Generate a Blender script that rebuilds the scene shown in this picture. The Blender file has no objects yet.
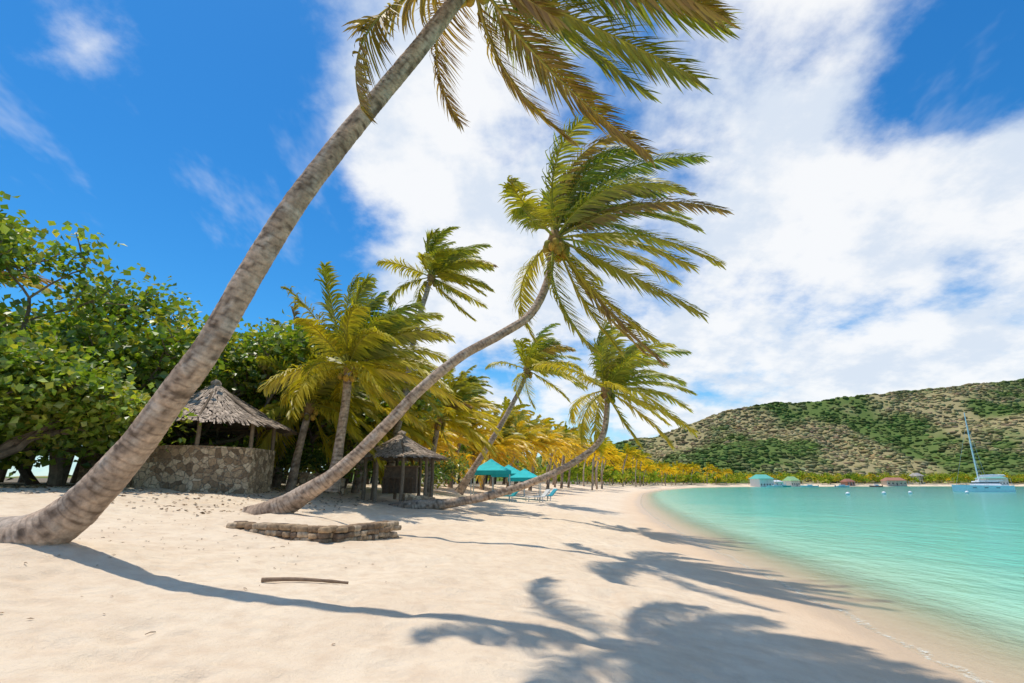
import bpy, math, numpy as np
from mathutils import Vector
rng=np.random.default_rng(7)
scene=bpy.context.scene
A=np.array
SUN=A([-0.19,0.115,1.0]); SUN=SUN/np.linalg.norm(SUN)
# ------------------------------------------------------------ helpers
def nrm(v):
    return v/np.maximum(np.linalg.norm(v,axis=-1,keepdims=True),1e-9)
_tab=np.random.default_rng(3).random((256,256))
def vnoise(x,y):
    x=np.asarray(x,float);y=np.asarray(y,float)
    xi=np.floor(x).astype(int);yi=np.floor(y).astype(int);fx=x-xi;fy=y-yi
    fx=fx*fx*(3-2*fx);fy=fy*fy*(3-2*fy)
    g=lambda a,b:_tab[a%256,b%256]
    return (g(xi,yi)*(1-fx)+g(xi+1,yi)*fx)*(1-fy)+(g(xi,yi+1)*(1-fx)+g(xi+1,yi+1)*fx)*fy
def fbm(x,y,o=4):
    r=0;a=.5
    for i in range(o):
        r=r+a*vnoise(x*2**i+17*i,y*2**i+31*i);a*=.5
    return r
class MB:
    def __init__(s): s.V=[];s.C=[];s.F={3:[],4:[]};s.M={3:[],4:[]};s.n=0
    def add(s,V,F,C=(1,1,1),m=0):
        V=np.asarray(V,float).reshape(-1,3);F=np.asarray(F,int)
        k=F.shape[1]
        s.F[k].append(F+s.n);s.M[k].append(np.full(len(F),m))
        C=np.asarray(C,float)
        if C.ndim==1:C=np.tile(C,(len(V),1))
        s.V.append(V);s.C.append(C[:,:3]);s.n+=len(V)
    def obj(s,name,mats,smooth=False,parent=None,extra=None):
        V=np.concatenate(s.V);C=np.concatenate(s.C)
        me=bpy.data.meshes.new(name)
        fl=[];st=[];mi=[];o=0
        for k in(3,4):
            if s.F[k]:
                f=np.concatenate(s.F[k]);fl.append(f.ravel());st.append(o+np.arange(len(f))*k);o+=f.size;mi.append(np.concatenate(s.M[k]))
        fl=np.concatenate(fl);st=np.concatenate(st);mi=np.concatenate(mi)
        me.vertices.add(len(V));me.vertices.foreach_set('co',V.ravel())
        me.loops.add(len(fl));me.loops.foreach_set('vertex_index',fl.astype(np.int32))
        me.polygons.add(len(st));me.polygons.foreach_set('loop_start',st.astype(np.int32))
        me.polygons.foreach_set('material_index',mi.astype(np.int32))
        me.polygons.foreach_set('use_smooth',np.full(len(st),smooth))
        at=me.color_attributes.new('Col','FLOAT_COLOR','POINT')
        at.data.foreach_set('color',np.concatenate([C,np.ones((len(C),1))],1).ravel())
        if extra:
            for kx,v in extra.items():
                a=me.attributes.new(kx,'FLOAT','POINT');a.data.foreach_set('value',np.asarray(v,float).ravel())
        me.update(calc_edges=True);me.validate()
        for m in mats:me.materials.append(m)
        ob=bpy.data.objects.new(name,me);scene.collection.objects.link(ob)
        if parent:ob.parent=parent
        return ob
def empty(name):
    e=bpy.data.objects.new(name,None);scene.collection.objects.link(e);return e
def box(mb,c,size,col=(1,1,1),m=0,rot=0,taper=1.0):
    x,y,z=[q/2 for q in size]
    v=A([[-x,-y,-z],[x,-y,-z],[x,y,-z],[-x,y,-z],[-x*taper,-y*taper,z],[x*taper,-y*taper,z],[x*taper,y*taper,z],[-x*taper,y*taper,z]])
    cs,sn=math.cos(rot),math.sin(rot)
    v=np.stack([v[:,0]*cs-v[:,1]*sn,v[:,0]*sn+v[:,1]*cs,v[:,2]],1)+A(c)
    mb.add(v,[[0,3,2,1],[4,5,6,7],[0,1,5,4],[1,2,6,5],[2,3,7,6],[3,0,4,7]],col,m)
def catmull(P,n):
    P=A(P,dtype=float) if not isinstance(P,np.ndarray) else P
    Q=np.vstack([2*P[0]-P[1],P,2*P[-1]-P[-2]])
    seg=np.linalg.norm(np.diff(P,axis=0),axis=1);cum=np.concatenate([[0],np.cumsum(seg)])
    out=[]
    for s_ in np.linspace(0,cum[-1],n):
        i=min(max(np.searchsorted(cum,s_,side='right')-1,0),len(seg)-1);t=(s_-cum[i])/seg[i]
        a,b,c,d=Q[i],Q[i+1],Q[i+2],Q[i+3]
        out.append(.5*((2*b)+(-a+c)*t+(2*a-5*b+4*c-d)*t*t+(-a+3*b-3*c+d)*t**3))
    return A(out),cum[-1]
def tube(mb,P,R,nr=8,col=(1,1,1),m=0,cap=True):
    P=A(P);R=np.broadcast_to(np.asarray(R,float),(len(P),)) if np.ndim(R)<2 else R
    T=nrm(np.gradient(P,axis=0));ref=A([0.13,1,0.07]) if abs(T[0][1])<.9 else A([1,0,0])
    U=nrm(ref-(T@ref)[:,None]*T);W=np.cross(T,U)
    th=np.arange(nr)/nr*2*np.pi
    Rr=R if np.ndim(R)==2 else R[:,None]*np.ones(nr)
    V=P[:,None,:]+Rr[:,:,None]*(np.cos(th)[None,:,None]*U[:,None,:]+np.sin(th)[None,:,None]*W[:,None,:])
    n=len(P);i=np.arange(n-1)[:,None]*nr;j=np.arange(nr)[None,:];j2=(j+1)%nr
    F=np.stack([i+j,i+j2,i+nr+j2,i+nr+j],-1).reshape(-1,4)
    if np.ndim(col)==3: col=np.asarray(col).reshape(-1,3)
    elif np.ndim(col)==2: col=np.repeat(np.asarray(col),nr,axis=0)
    mb.add(V.reshape(-1,3),F,col,m)
def ico(sub):
    import bmesh
    bm=bmesh.new();bmesh.ops.create_icosphere(bm,subdivisions=sub,radius=1)
    v=A([q.co[:] for q in bm.verts]);f=A([[w.index for w in q.verts] for q in bm.faces]);bm.free();return v,f
ICO1=ico(1);ICO2=ico(2);ICO3=ico(3)
def blob(mb,c,r,col,m=0,lev=2,jit=.1):
    v,f={1:ICO1,2:ICO2,3:ICO3}[lev]
    v=v*(1+rng.normal(0,jit,(len(v),1)))*A(r)+A(c);mb.add(v,f,col,m)
# ------------------------------------------------------------ materials
def newmat(name):
    m=bpy.data.materials.new(name);m.use_nodes=True;nt=m.node_tree;b=nt.nodes['Principled BSDF'];return m,nt,b
def N(nt,t,**k):
    n=nt.nodes.new(t)
    for a,b in k.items():setattr(n,a,b)
    return n
def L(nt,a,b):nt.links.new(a,b)
def attrcol(nt,name='Col'):
    n=nt.nodes.new('ShaderNodeAttribute');n.attribute_name=name;return n
def mixc(nt,fac,a,b,bt='MIX'):
    n=nt.nodes.new('ShaderNodeMix');n.data_type='RGBA';n.blend_type=bt
    for s_,v in((0,fac),(6,a),(7,b)):
        if hasattr(v,'links'): nt.links.new(v,n.inputs[s_])
        else: n.inputs[s_].default_value=v if s_==0 else (tuple(v)+(1,) if len(v)==3 else v)
    return n.outputs[2]
def mathn(nt,op,a,b=0.0,c=None,clamp=False):
    n=nt.nodes.new('ShaderNodeMath');n.operation=op;n.use_clamp=clamp
    for i,v in enumerate((a,b,c)):
        if v is None:continue
        if hasattr(v,'links'):nt.links.new(v,n.inputs[i])
        else:n.inputs[i].default_value=v
    return n.outputs[0]
def mapr(nt,v,a,b,c,d,smooth=False):
    n=nt.nodes.new('ShaderNodeMapRange');n.interpolation_type='SMOOTHSTEP' if smooth else 'LINEAR'
    nt.links.new(v,n.inputs[0])
    for i,q in enumerate((a,b,c,d)):n.inputs[i+1].default_value=q
    return n.outputs[0]
def noise(nt,vec,scale,detail=4,rough=.5,dist=0):
    n=N(nt,'ShaderNodeTexNoise');n.inputs['Scale'].default_value=scale;n.inputs['Detail'].default_value=detail
    n.inputs['Roughness'].default_value=rough;n.inputs['Distortion'].default_value=dist
    if vec is not None:nt.links.new(vec,n.inputs['Vector'])
    return n.outputs['Fac']
def objco(nt):
    return nt.nodes.new('ShaderNodeTexCoord').outputs['Object']
def bump(nt,b,h,strength,dist):
    n=N(nt,'ShaderNodeBump');n.inputs['Strength'].default_value=strength;n.inputs['Distance'].default_value=dist
    nt.links.new(h,n.inputs['Height']);nt.links.new(n.outputs[0],b.inputs['Normal']);return n
def leafmat(name,trans=.35,rough=.45,gl=.05):
    m=bpy.data.materials.new(name);m.use_nodes=True;nt=m.node_tree;nt.nodes.remove(nt.nodes['Principled BSDF']);a=attrcol(nt)
    d=N(nt,'ShaderNodeBsdfDiffuse');L(nt,a.outputs['Color'],d.inputs['Color'])
    t=N(nt,'ShaderNodeBsdfTranslucent');hs=mixc(nt,1.0,a.outputs['Color'],(1.6,1.6,.6),'MULTIPLY');L(nt,hs,t.inputs['Color'])
    g=N(nt,'ShaderNodeBsdfGlossy');g.inputs['Roughness'].default_value=rough;g.inputs['Color'].default_value=(.9,.9,.9,1)
    mx=N(nt,'ShaderNodeMixShader');mx.inputs[0].default_value=trans;L(nt,d.outputs[0],mx.inputs[1]);L(nt,t.outputs[0],mx.inputs[2])
    out=mx.outputs[0]
    if gl>0:
        mg=N(nt,'ShaderNodeMixShader');mg.inputs[0].default_value=gl;L(nt,mx.outputs[0],mg.inputs[1]);L(nt,g.outputs[0],mg.inputs[2]);out=mg.outputs[0]
    L(nt,out,nt.nodes['Material Output'].inputs[0]);return m
M_leaf=leafmat('palm_leaf',.42)
M_broad=leafmat('broad_leaf',.36,.4,.06)
M_far=leafmat('distant_leaf',.3,.5,.0)
def colmat(name,rough=.8,nscale=6,namp=.5,bs=.4,bd=.02,spec=.2,det=4):
    m,nt,b=newmat(name);a=attrcol(nt);co=objco(nt)
    n1=noise(nt,co,nscale,det,.65)
    k=mapr(nt,n1,.3,.7,1-namp,1+namp*.6)
    cc=nt.nodes.new('ShaderNodeCombineColor')
    for i in range(3):L(nt,k,cc.inputs[i])
    L(nt,mixc(nt,1.0,a.outputs['Color'],cc.outputs[0],'MULTIPLY'),b.inputs['Base Color'])
    b.inputs['Roughness'].default_value=rough;b.inputs['Specular IOR Level'].default_value=spec
    if bs>0:bump(nt,b,n1,bs,bd)
    return m
M_trunk=colmat('palm_bark',.9,9,.45,.8,.03,det=5)
M_bark=colmat('bark',.9,5,.4,0,.03,det=2)
M_thatch=colmat('thatch',.95,9,.4,0,.02,det=2)
M_wood=colmat('weathered_wood',.85,8,.35,.4,.01)
M_stonecol=colmat('rough_stone',.95,11,.5,.9,.03,det=5)
M_paint=colmat('paint',.4,2,.08,0,0,.5,1)
M_cloth=colmat('canvas',.7,3,.1,0,.01,det=1)
M_glass,nt,b=newmat('dark_glass');b.inputs['Base Color'].default_value=(.02,.03,.035,1);b.inputs['Roughness'].default_value=.1
M_hillveg,nt,b=newmat('hill_scrub');nt.nodes.remove(b);a_=attrcol(nt);d_=N(nt,'ShaderNodeBsdfDiffuse');L(nt,a_.outputs['Color'],d_.inputs['Color']);L(nt,d_.outputs[0],nt.nodes['Material Output'].inputs[0])
M_stone,nt,b=newmat('stone_masonry');co=objco(nt)
nz=N(nt,'ShaderNodeTexNoise');nz.inputs['Scale'].default_value=3;L(nt,co,nz.inputs['Vector'])
va=N(nt,'ShaderNodeVectorMath',operation='MULTIPLY_ADD');L(nt,nz.outputs['Color'],va.inputs[0]);va.inputs[1].default_value=(.3,.3,.3);L(nt,co,va.inputs[2])
v1=N(nt,'ShaderNodeTexVoronoi',feature='DISTANCE_TO_EDGE');v1.inputs['Scale'].default_value=4.6;L(nt,va.outputs[0],v1.inputs['Vector'])
v2=N(nt,'ShaderNodeTexVoronoi');v2.inputs['Scale'].default_value=4.6;L(nt,va.outputs[0],v2.inputs['Vector'])
cr=N(nt,'ShaderNodeValToRGB');e=cr.color_ramp.elements;e[0].color=(.22,.14,.08,1);e[1].color=(.75,.56,.37,1);x=e.new(.45);x.color=(.48,.31,.18,1);x=e.new(.7);x.color=(.60,.42,.26,1)
sp=N(nt,'ShaderNodeSeparateColor');L(nt,v2.outputs['Color'],sp.inputs[0]);L(nt,sp.outputs[0],cr.inputs[0])
mor=mapr(nt,v1.outputs['Distance'],.01,.06,0,1)
c1=mixc(nt,mor,(.38,.28,.19),cr.outputs[0]);n2=noise(nt,co,14,4,.6);k=mapr(nt,n2,.3,.7,.6,1.25)
cc=nt.nodes.new('ShaderNodeCombineColor')
for i in range(3):L(nt,k,cc.inputs[i])
L(nt,mixc(nt,1.0,c1,cc.outputs[0],'MULTIPLY'),b.inputs['Base Color']);b.inputs['Roughness'].default_value=.9
bump(nt,b,mathn(nt,'ADD',mor,mathn(nt,'MULTIPLY',n2,.5)),.8,.04)
# ------------------------------------------------------------ shoreline
SH=[(-6,-400),(2,-60),(5.0,0),(5.3,6.8),(5.6,11),(6.4,15.5),(7.2,22),(10,39),(17.7,74),(37,144),(70,230),(124,330),(220,400),(350,430),(520,430),(700,430),(1200,500),(2600,900),(6000,1500)]
SP,_=catmull(A([q for q in SH[1:-2]],dtype=float),160)
SP=np.vstack([[A([-6.,-400.])],SP,[A(SH[-2],dtype=float)],[A(SH[-1],dtype=float)]])
def sdist(x,y):
    x=np.asarray(x,float);y=np.asarray(y,float)
    best=np.full(x.shape,1e12);sg=np.ones(x.shape)
    for i in range(len(SP)-1):
        ax,ay=SP[i];dx,dy=SP[i+1]-SP[i]
        t=np.clip(((x-ax)*dx+(y-ay)*dy)/(dx*dx+dy*dy),0,1)
        qx=x-ax-t*dx;qy=y-ay-t*dy;q=qx*qx+qy*qy
        m=q<best;best=np.where(m,q,best);sg=np.where(m,np.where(dx*(y-ay)-dy*(x-ax)>0,1,-1),sg)
    return np.sqrt(best)*sg
HX=[-400,-60,-20,-5,0,2,5,9,14,17,20,26,60,200];HZ=[-14,-6,-2.2,-.5,0,.28,.70,1.0,1.42,1.9,2.08,2.15,2.4,4]
def hg(x,y,d=None):
    x=np.asarray(x,float);y=np.asarray(y,float)
    if d is None:d=sdist(x,y)
    z=np.interp(d,HX,HZ)
    z=z+.3*np.exp(-((x+6.3)**2+(y-7.4)**2)/1.4)+.2*np.exp(-((x+6.1)**2+(y-14)**2)/3)+.16*np.exp(-((x+4.7)**2/.9+(y-13.0)**2/1.2))
    land=np.clip((d-1.0)/3,0,1);near=np.clip(1-(np.hypot(x,y)-25)/30,0,1)
    tr=vnoise(x*3.1+.8*vnoise(x*2,y*2),y*3.1+7);tr=-np.clip(tr-.6,0,1)*.22
    z=z+land*near*((fbm(x*.45,y*.45,3)-.45)*.2+(fbm(x*2.2+9,y*2.2,3)-.45)*.08+tr*np.clip(1.4-vnoise(x*.3+4,y*.3)*1.5,0,1))
    return z
def gz(x,y):return float(hg(A([x]),A([y]))[0])
def axis(a,b,st,lo,hi,g=1.12):
    c=list(np.arange(a,b,st));s_=st;v=a;l=[]
    while v>lo:s_*=g;v-=s_;l.append(v)
    s_=st;v=c[-1];r=[]
    while v<hi:s_*=g;v+=s_;r.append(v)
    return A(l[::-1]+c+r)
xs=axis(-12,10,.1,-3500,5000,1.075);ys=axis(3,16,.1,-2500,6000,1.05)
X,Y=np.meshgrid(xs,ys);D=sdist(X,Y);Z=hg(X,Y,D)
nx,ny=len(xs),len(ys)
i=np.arange(ny-1)[:,None]*nx;j=np.arange(nx-1)[None,:]
GF=np.stack([i+j,i+j+1,i+nx+j+1,i+nx+j],-1).reshape(-1,4)
# sand
M_sand,nt,b=newmat('sand');at=N(nt,'ShaderNodeAttribute',attribute_name='shore_d');co=objco(nt)
nA=noise(nt,co,.35,3,.6);nB=noise(nt,co,3.5,4,.6)
base=mixc(nt,mapr(nt,nA,.35,.65,0,1),(.76,.60,.43),(.84,.69,.51))
base=mixc(nt,mapr(nt,nB,.42,.72,0,.6),base,(.64,.47,.32))
vgr=N(nt,'ShaderNodeTexVoronoi');vgr.inputs['Scale'].default_value=9;L(nt,co,vgr.inputs['Vector'])
speck=mapr(nt,vgr.outputs['Distance'],.03,.06,.6,0)
spm=mathn(nt,'MULTIPLY',speck,mapr(nt,nA,.5,.6,0,1))
base=mixc(nt,spm,base,(.28,.18,.10))
dn=mathn(nt,'ADD',at.outputs['Fac'],mathn(nt,'MULTIPLY',mathn(nt,'SUBTRACT',nA,.5),1.2))
wet=mapr(nt,dn,.2,1.0,1,0,True)
damp=mapr(nt,dn,.8,3.0,.65,0,True)
base=mixc(nt,damp,base,(.72,.51,.33));base=mixc(nt,wet,base,(.64,.47,.31))
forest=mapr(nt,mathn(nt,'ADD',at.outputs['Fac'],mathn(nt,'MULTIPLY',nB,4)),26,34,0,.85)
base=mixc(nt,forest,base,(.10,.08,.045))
L(nt,base,b.inputs['Base Color'])
L(nt,mapr(nt,wet,0,1,.95,.4),b.inputs['Roughness']);b.inputs['Specular IOR Level'].default_value=.2
vf=N(nt,'ShaderNodeTexVoronoi');vf.inputs['Scale'].default_value=2.9
mpw=N(nt,'ShaderNodeVectorMath',operation='MULTIPLY_ADD');nzc=N(nt,'ShaderNodeTexNoise');nzc.inputs['Scale'].default_value=2;nzc.inputs['Detail'].default_value=0;L(nt,co,nzc.inputs['Vector']);L(nt,nzc.outputs['Color'],mpw.inputs[0]);mpw.inputs[1].default_value=(.5,.5,.5);L(nt,co,mpw.inputs[2]);L(nt,mpw.outputs[0],vf.inputs['Vector'])
vd_=mathn(nt,'POWER',mathn(nt,'MINIMUM',vf.outputs['Distance'],.55),.7)
foot=mathn(nt,'MULTIPLY',vd_,mapr(nt,dn,1.5,3.5,.03,1))
hh=mathn(nt,'ADD',mathn(nt,'MULTIPLY',foot,.9),mathn(nt,'MULTIPLY',noise(nt,co,10,5,.74),.6))
bump(nt,b,hh,.8,.08)
mb=MB();mb.add(np.stack([X,Y,Z],-1).reshape(-1,3),GF);mb.obj('sand_beach_ground',[M_sand],True,extra={'shore_d':D})
# water
M_water,nt,b=newmat('sea_water');at=N(nt,'ShaderNodeAttribute',attribute_name='shore_d');co=objco(nt)
dd=mathn(nt,'MULTIPLY',at.outputs['Fac'],-1)
dw=mathn(nt,'MULTIPLY',dd,mapr(nt,noise(nt,co,.05,3,.6,.6),.3,.7,.68,1.4))
lg=mathn(nt,'LOGARITHM',mathn(nt,'ADD',mathn(nt,'MAXIMUM',dw,0),1),10.0)
cr=N(nt,'ShaderNodeValToRGB');L(nt,mapr(nt,lg,0,2.6,0,1),cr.inputs[0]);e=cr.color_ramp.elements
e[0].color=(.72,.68,.46,1);e[1].color=(.003,.17,.20,1)
for p_,c_ in((.12,(.60,.71,.46)),(.24,(.34,.66,.45)),(.38,(.10,.56,.41)),(.55,(.022,.45,.36)),(.75,(.005,.31,.29))):
    x=e.new(p_);x.color=c_+(1,)
patch=mapr(nt,noise(nt,co,.03,2,.5,.4),.55,.68,0,.35)
wc=mixc(nt,mathn(nt,'MULTIPLY',patch,mapr(nt,dd,12,40,0,1)),cr.outputs[0],(.006,.20,.22))
fo=mathn(nt,'ADD',dd,mathn(nt,'MULTIPLY',mathn(nt,'SUBTRACT',noise(nt,co,1.1,4,.6),.5),.8))
fA=mapr(nt,mathn(nt,'ABSOLUTE',mathn(nt,'SUBTRACT',fo,.12)),.0,.14,.9,0,True)
ftx=mapr(nt,noise(nt,co,14,3,.7),.42,.6,.0,.9)
foam=mathn(nt,'MULTIPLY',fA,ftx)
wc=mixc(nt,foam,wc,(.85,.86,.82));L(nt,wc,b.inputs['Base Color'])
al=mapr(nt,dd,.05,3.6,.12,1,True);L(nt,mathn(nt,'MAXIMUM',al,mathn(nt,'MULTIPLY',foam,.95)),b.inputs['Alpha'])
b.inputs['Roughness'].default_value=.14;b.inputs['IOR'].default_value=1.33;b.inputs['Specular IOR Level'].default_value=.28
mpw=N(nt,'ShaderNodeMapping');mpw.inputs['Scale'].default_value=(1.4,.7,1);mpw.inputs['Rotation'].default_value=(0,0,.5);L(nt,co,mpw.inputs[0])
w1=noise(nt,mpw.outputs[0],1.6,5,.6,0);w2=noise(nt,mpw.outputs[0],.35,2,.5)
bump(nt,b,mathn(nt,'ADD',w1,mathn(nt,'MULTIPLY',w2,1.5)),.65,.18)
keep=(D.reshape(-1)[GF]<2.5).all(1)
mb=MB();zw=np.zeros_like(X);mb.add(np.stack([X,Y,zw],-1).reshape(-1,3),GF[keep]);mb.obj('sea_water',[M_water],True,extra={'shore_d':D})
# ------------------------------------------------------------ palms
WIND=A([1.0,-.12,0.05])
def mixv(a,b,f):return A(a)*(1-f)+A(b)*f
GREEN=A([.125,.205,.018]);YEL=A([.58,.46,.03]);BRN=A([.25,.14,.06]);DARK=A([.055,.11,.016])
def frond(mb,org,d0,Ln,wk=.9,gk=1.0,nleaf=60,leafL=.75,leafW=.042,lseg=3,col=GREEN,tipc=BRN,r0=.04,wind=WIND,lw=.55):
    n=22;P=[A(org,dtype=float)];d=nrm(A(d0,dtype=float));T=[d];ds=Ln/n
    for k in range(n):
        f=k/n
        d=nrm(d+(wind*wk*(.25+f)+A([0,0,-1])*gk*(.12+f))*(1.6/n));T.append(d);P.append(P[-1]+d*ds)
    P=A(P);T=A(T)
    rc=mixv(col,[.42,.38,.08],.6)
    tube(mb,P,np.linspace(r0,.006,n+1),4,rc,1)
    t=np.sort(np.clip(np.linspace(.12,.995,nleaf)+rng.normal(0,.003,nleaf),.1,1))
    idx=t*n;i0=np.minimum(idx.astype(int),n-1);fr=(idx-i0)[:,None]
    p=P[i0]*(1-fr)+P[i0+1]*fr;tt=nrm(T[i0]*(1-fr)+T[i0+1]*fr)
    up=A([0,0,1])+wind*.25+rng.normal(0,.3,3)
    Nn=nrm(up-(tt@up)[:,None]*tt);S=np.cross(tt,Nn)
    prof=leafL*np.sin(np.pi*(.16+.76*t))**.6
    ph=rng.uniform(0,6.28)
    for side in(-1,1):
        a=np.radians(36+26*t+rng.normal(0,6,nleaf))[:,None]
        l0=nrm(side*S*np.cos(a)+tt*np.sin(a)+Nn*(.12+rng.normal(0,.13,(nleaf,1))))
        ll=(prof*rng.uniform(.75,1.1,nleaf))[:,None]
        ll*=np.where(rng.random(nleaf)<.05,.4,1)[:,None]
        pts=[p];cur=p
        flap=(.75+.45*np.sin(ph+t*9+side))[:,None]
        droop=(A([0,0,-1])*.65+wind*lw*flap)*rng.uniform(.7,1.25,(nleaf,1))
        dirs=[]
        for k in range(lseg):
            dk=nrm(l0+droop*((k+.4)/lseg)*1.7);dirs.append(dk);cur=cur+dk*ll/lseg;pts.append(cur)
        dirs.append(dirs[-1])
        wp=np.interp(np.linspace(0,1,lseg+1),[0,.3,.7,1],[.6,1,.7,.06])*leafW/2
        Vs=[];Cs=[]
        lc=col*rng.uniform(.7,1.3,(nleaf,1));lc=lc+(YEL-lc)*(rng.random((nleaf,1))**3*.5)
        tb=np.clip(rng.normal(.3,.25,(nleaf,1)),0,1)
        for k in range(lseg+1):
            wv=nrm(tt-(tt*dirs[k]).sum(1,keepdims=True)*dirs[k]+Nn*.25)*wp[k]
            Vs+= [pts[k]-wv,pts[k]+wv]
            f=(k/lseg)**2.5*tb;cc_=lc*(1-f)+A(tipc)*f;Cs+=[cc_,cc_]
        V=np.stack(Vs,1).reshape(-1,3);C=np.stack(Cs,1).reshape(-1,3)
        m=2*(lseg+1);b0=np.arange(nleaf)[:,None]*m
        F=np.concatenate([b0+A([2*k,2*k+1,2*k+3,2*k+2]) for k in range(lseg)],0)
        mb.add(V,F,C,0)
def trunk(mb,pts,R,ring=.11,nr=16,base=(.46,.33,.235),detail=4):
    _,Ln=catmull(pts,20);n=max(12,int(Ln/ring*detail));P,Ln=catmull(pts,n)
    s_=np.linspace(0,Ln,n);rr=np.interp(s_/Ln,np.linspace(0,1,len(R)),R)
    ph=(s_/ring+1.6*vnoise(s_*1.1,s_*0+3)+.5*vnoise(s_*4,s_*0+9))[:,None]
    th=np.arange(nr)/nr*2*np.pi
    ph=(ph+.5*vnoise(np.cos(th)[None]*1.2+s_[:,None]*.7,np.sin(th)[None]*1.2+s_[:,None]*.7))%1
    w=1+.03*(1-ph)*(detail>=3)+.07*(vnoise(s_[:,None]*1.5,np.cos(th)[None]*2+5)-.5)+.06*(vnoise(s_[:,None]*7,np.sin(th)[None]*3+9)-.5)
    w=w+.35*np.exp(-s_/.6)[:,None]*(vnoise(np.cos(th)[None]*2.2+s_[:,None]*0,np.sin(th)[None]*2.2+s_[:,None]*.5)-.2)
    RR=rr[:,None]*w
    nz_=vnoise(s_[:,None]*3+np.sin(th)[None]*.8,np.cos(th)[None]*1.6+20)
    dk_=vnoise(s_[:,None]*9+np.sin(th)[None],np.cos(th)[None]*2+70)
    ringd=np.where(ph>.8,.5+.4*dk_,1.0)
    bl=.65+.65*nz_
    C=A(base)[None,None]*(ringd*bl)[:,:,None]
    lich=np.clip((vnoise(s_[:,None]*4.3+40,np.sin(th)[None]*2.5+60)-.6)*4,0,.7)[:,:,None]
    C=C*(1-lich)+A([.56,.46,.37])*lich*(ringd[:,:,None])
    spot=np.clip((vnoise(s_[:,None]*11+140,np.sin(th)[None]*4+20)-.72)*6,0,.8)[:,:,None];C=C*(1-spot)+A([.12,.08,.055])*spot
    tube(mb,P,RR,nr,C,2)
    return P
def crown(mb,c,nf,Ln,tip=A([0,0,1]),wk=.9,gk=1.0,nleaf=60,lseg=3,leafW=.042,leafL=.75,yel=.3,dead=.12,minel=-35,bias=.35,nuts=6,wind=WIND,lw=.55,maxel=78):
    c=A(c,dtype=float)
    ga=2.39996
    for k in range(nf):
        f=(k+.5)/nf;el=math.radians(np.interp(f,[0,.5,1],[maxel,30,minel])+rng.normal(0,7));az=k*ga+rng.normal(0,.2)
        d=A([math.cos(az)*math.cos(el),math.sin(az)*math.cos(el),math.sin(el)])+wind*bias+tip*.15
        isd=rng.random()<dead+max(0,f-.75)*1.2*(dead>.075)
        col=mixv(mixv(GREEN,DARK,rng.random()*.5),YEL,np.clip(yel*f*1.5+rng.normal(0,.12),0,.95))
        if isd:col=mixv(BRN,YEL,rng.random()*.35)*.9
        l=Ln*rng.uniform(.82,1.08)*(1 if f>.12 else .8)*(1+.12*d[0])
        frond(mb,c+nrm(d)*.12,d,l,wk*rng.uniform(.75,1.2),gk*rng.uniform(.75,1.2)*(1+.3*f),nleaf,leafL*(.85 if isd else 1),leafW,lseg,col,tipc=BRN if (isd or dead>.15) else mixv(YEL,BRN,.3),wind=wind,lw=lw)
    blob(mb,c-A([0,0,.05]),(.24,.24,.38),(.32,.19,.07),1,2,.12)
    for k in range(nuts):
        a=k*2.4;q=c+A([.3*math.cos(a),.3*math.sin(a),-.28-.12*(k%3)])
        blob(mb,q,(.12,.12,.15),mixv([.18,.19,.03],[.60,.32,.05],rng.random()),1,2,.03)
M_stem=colmat('palm_stem',.7,10,.3,0,0,det=1)
PM=[M_leaf,M_stem,M_trunk]
def palm(name,pts,R,**k):
    mb=MB();pts=A(pts,dtype=float);ring=k.pop('ring',.11);nr=k.pop('nr',14);det=k.pop('detail',4)
    trunk(mb,pts,R,ring,nr,detail=det)
    tip=nrm(pts[-1]-pts[-2]);crown(mb,pts[-1],tip=tip,**k);return mb.obj(name,PM,True)
P1=[(-7.9,7.25,1.15),(-7.0,7.2,1.40),(-6.35,7.2,1.50),(-5.84,7.20,1.83),(-5.20,7.10,2.57),(-4.56,6.90,3.43),(-4.16,6.80,4.04),(-3.75,6.80,5.07),(-3.29,6.80,6.11),(-2.76,6.90,7.21),(-2.09,7.00,8.43),(-1.40,7.00,9.55),(-0.88,7.00,10.49),(-0.70,7.00,10.95)]
palm('coconut_palm',P1,[.38,.33,.24,.195,.18,.172,.162,.155,.145,.135,.125],nf=34,Ln=4.15,wk=1.2,gk=1.2,nleaf=105,lseg=4,leafW=.045,leafL=.95,yel=.2,dead=.28,nr=24,ring=.1,nuts=8,minel=-40,bias=.38,lw=.8,maxel=70)
P2=[(-6.9,14.25,1.2),(-6.24,14.20,1.5),(-5.59,14.10,1.86),(-4.56,14.00,2.55),(-3.42,13.90,3.67),(-2.51,13.80,4.66),(-1.44,13.80,5.58),(-0.34,13.80,6.22),(0.51,13.90,6.84),(1.00,14.00,7.80),(1.19,14.00,8.76),(1.32,14.00,9.3)]
palm('coconut_palm',P2,[.38,.27,.19,.165,.15,.138,.13,.12,.115,.11,.11],nf=30,Ln=4.3,wk=1.15,gk=1.15,nleaf=90,lseg=3,leafW=.05,leafL=.78,yel=.42,dead=.24,nr=18,ring=.11,nuts=16,minel=-78,bias=.32,lw=.7,maxel=82)
P3=[(-5.2,23,1.0),(-4.36,23.00,1.25),(-2.66,23.00,1.39),(-0.52,23.00,1.81),(1.65,23.00,2.56),(3.21,23.00,3.41),(3.99,23.00,4.19),(4.27,23.00,5.38),(4.27,23.00,6.29)]
palm('coconut_palm',P3,[.30,.23,.185,.165,.15,.14,.13,.125,.12],nf=30,Ln=3.5,nleaf=54,lseg=3,leafW=.065,leafL=.8,yel=.6,dead=.07,nr=12,ring=.16,gk=1.0,wk=.7,bias=.25,minel=-50)
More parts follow.
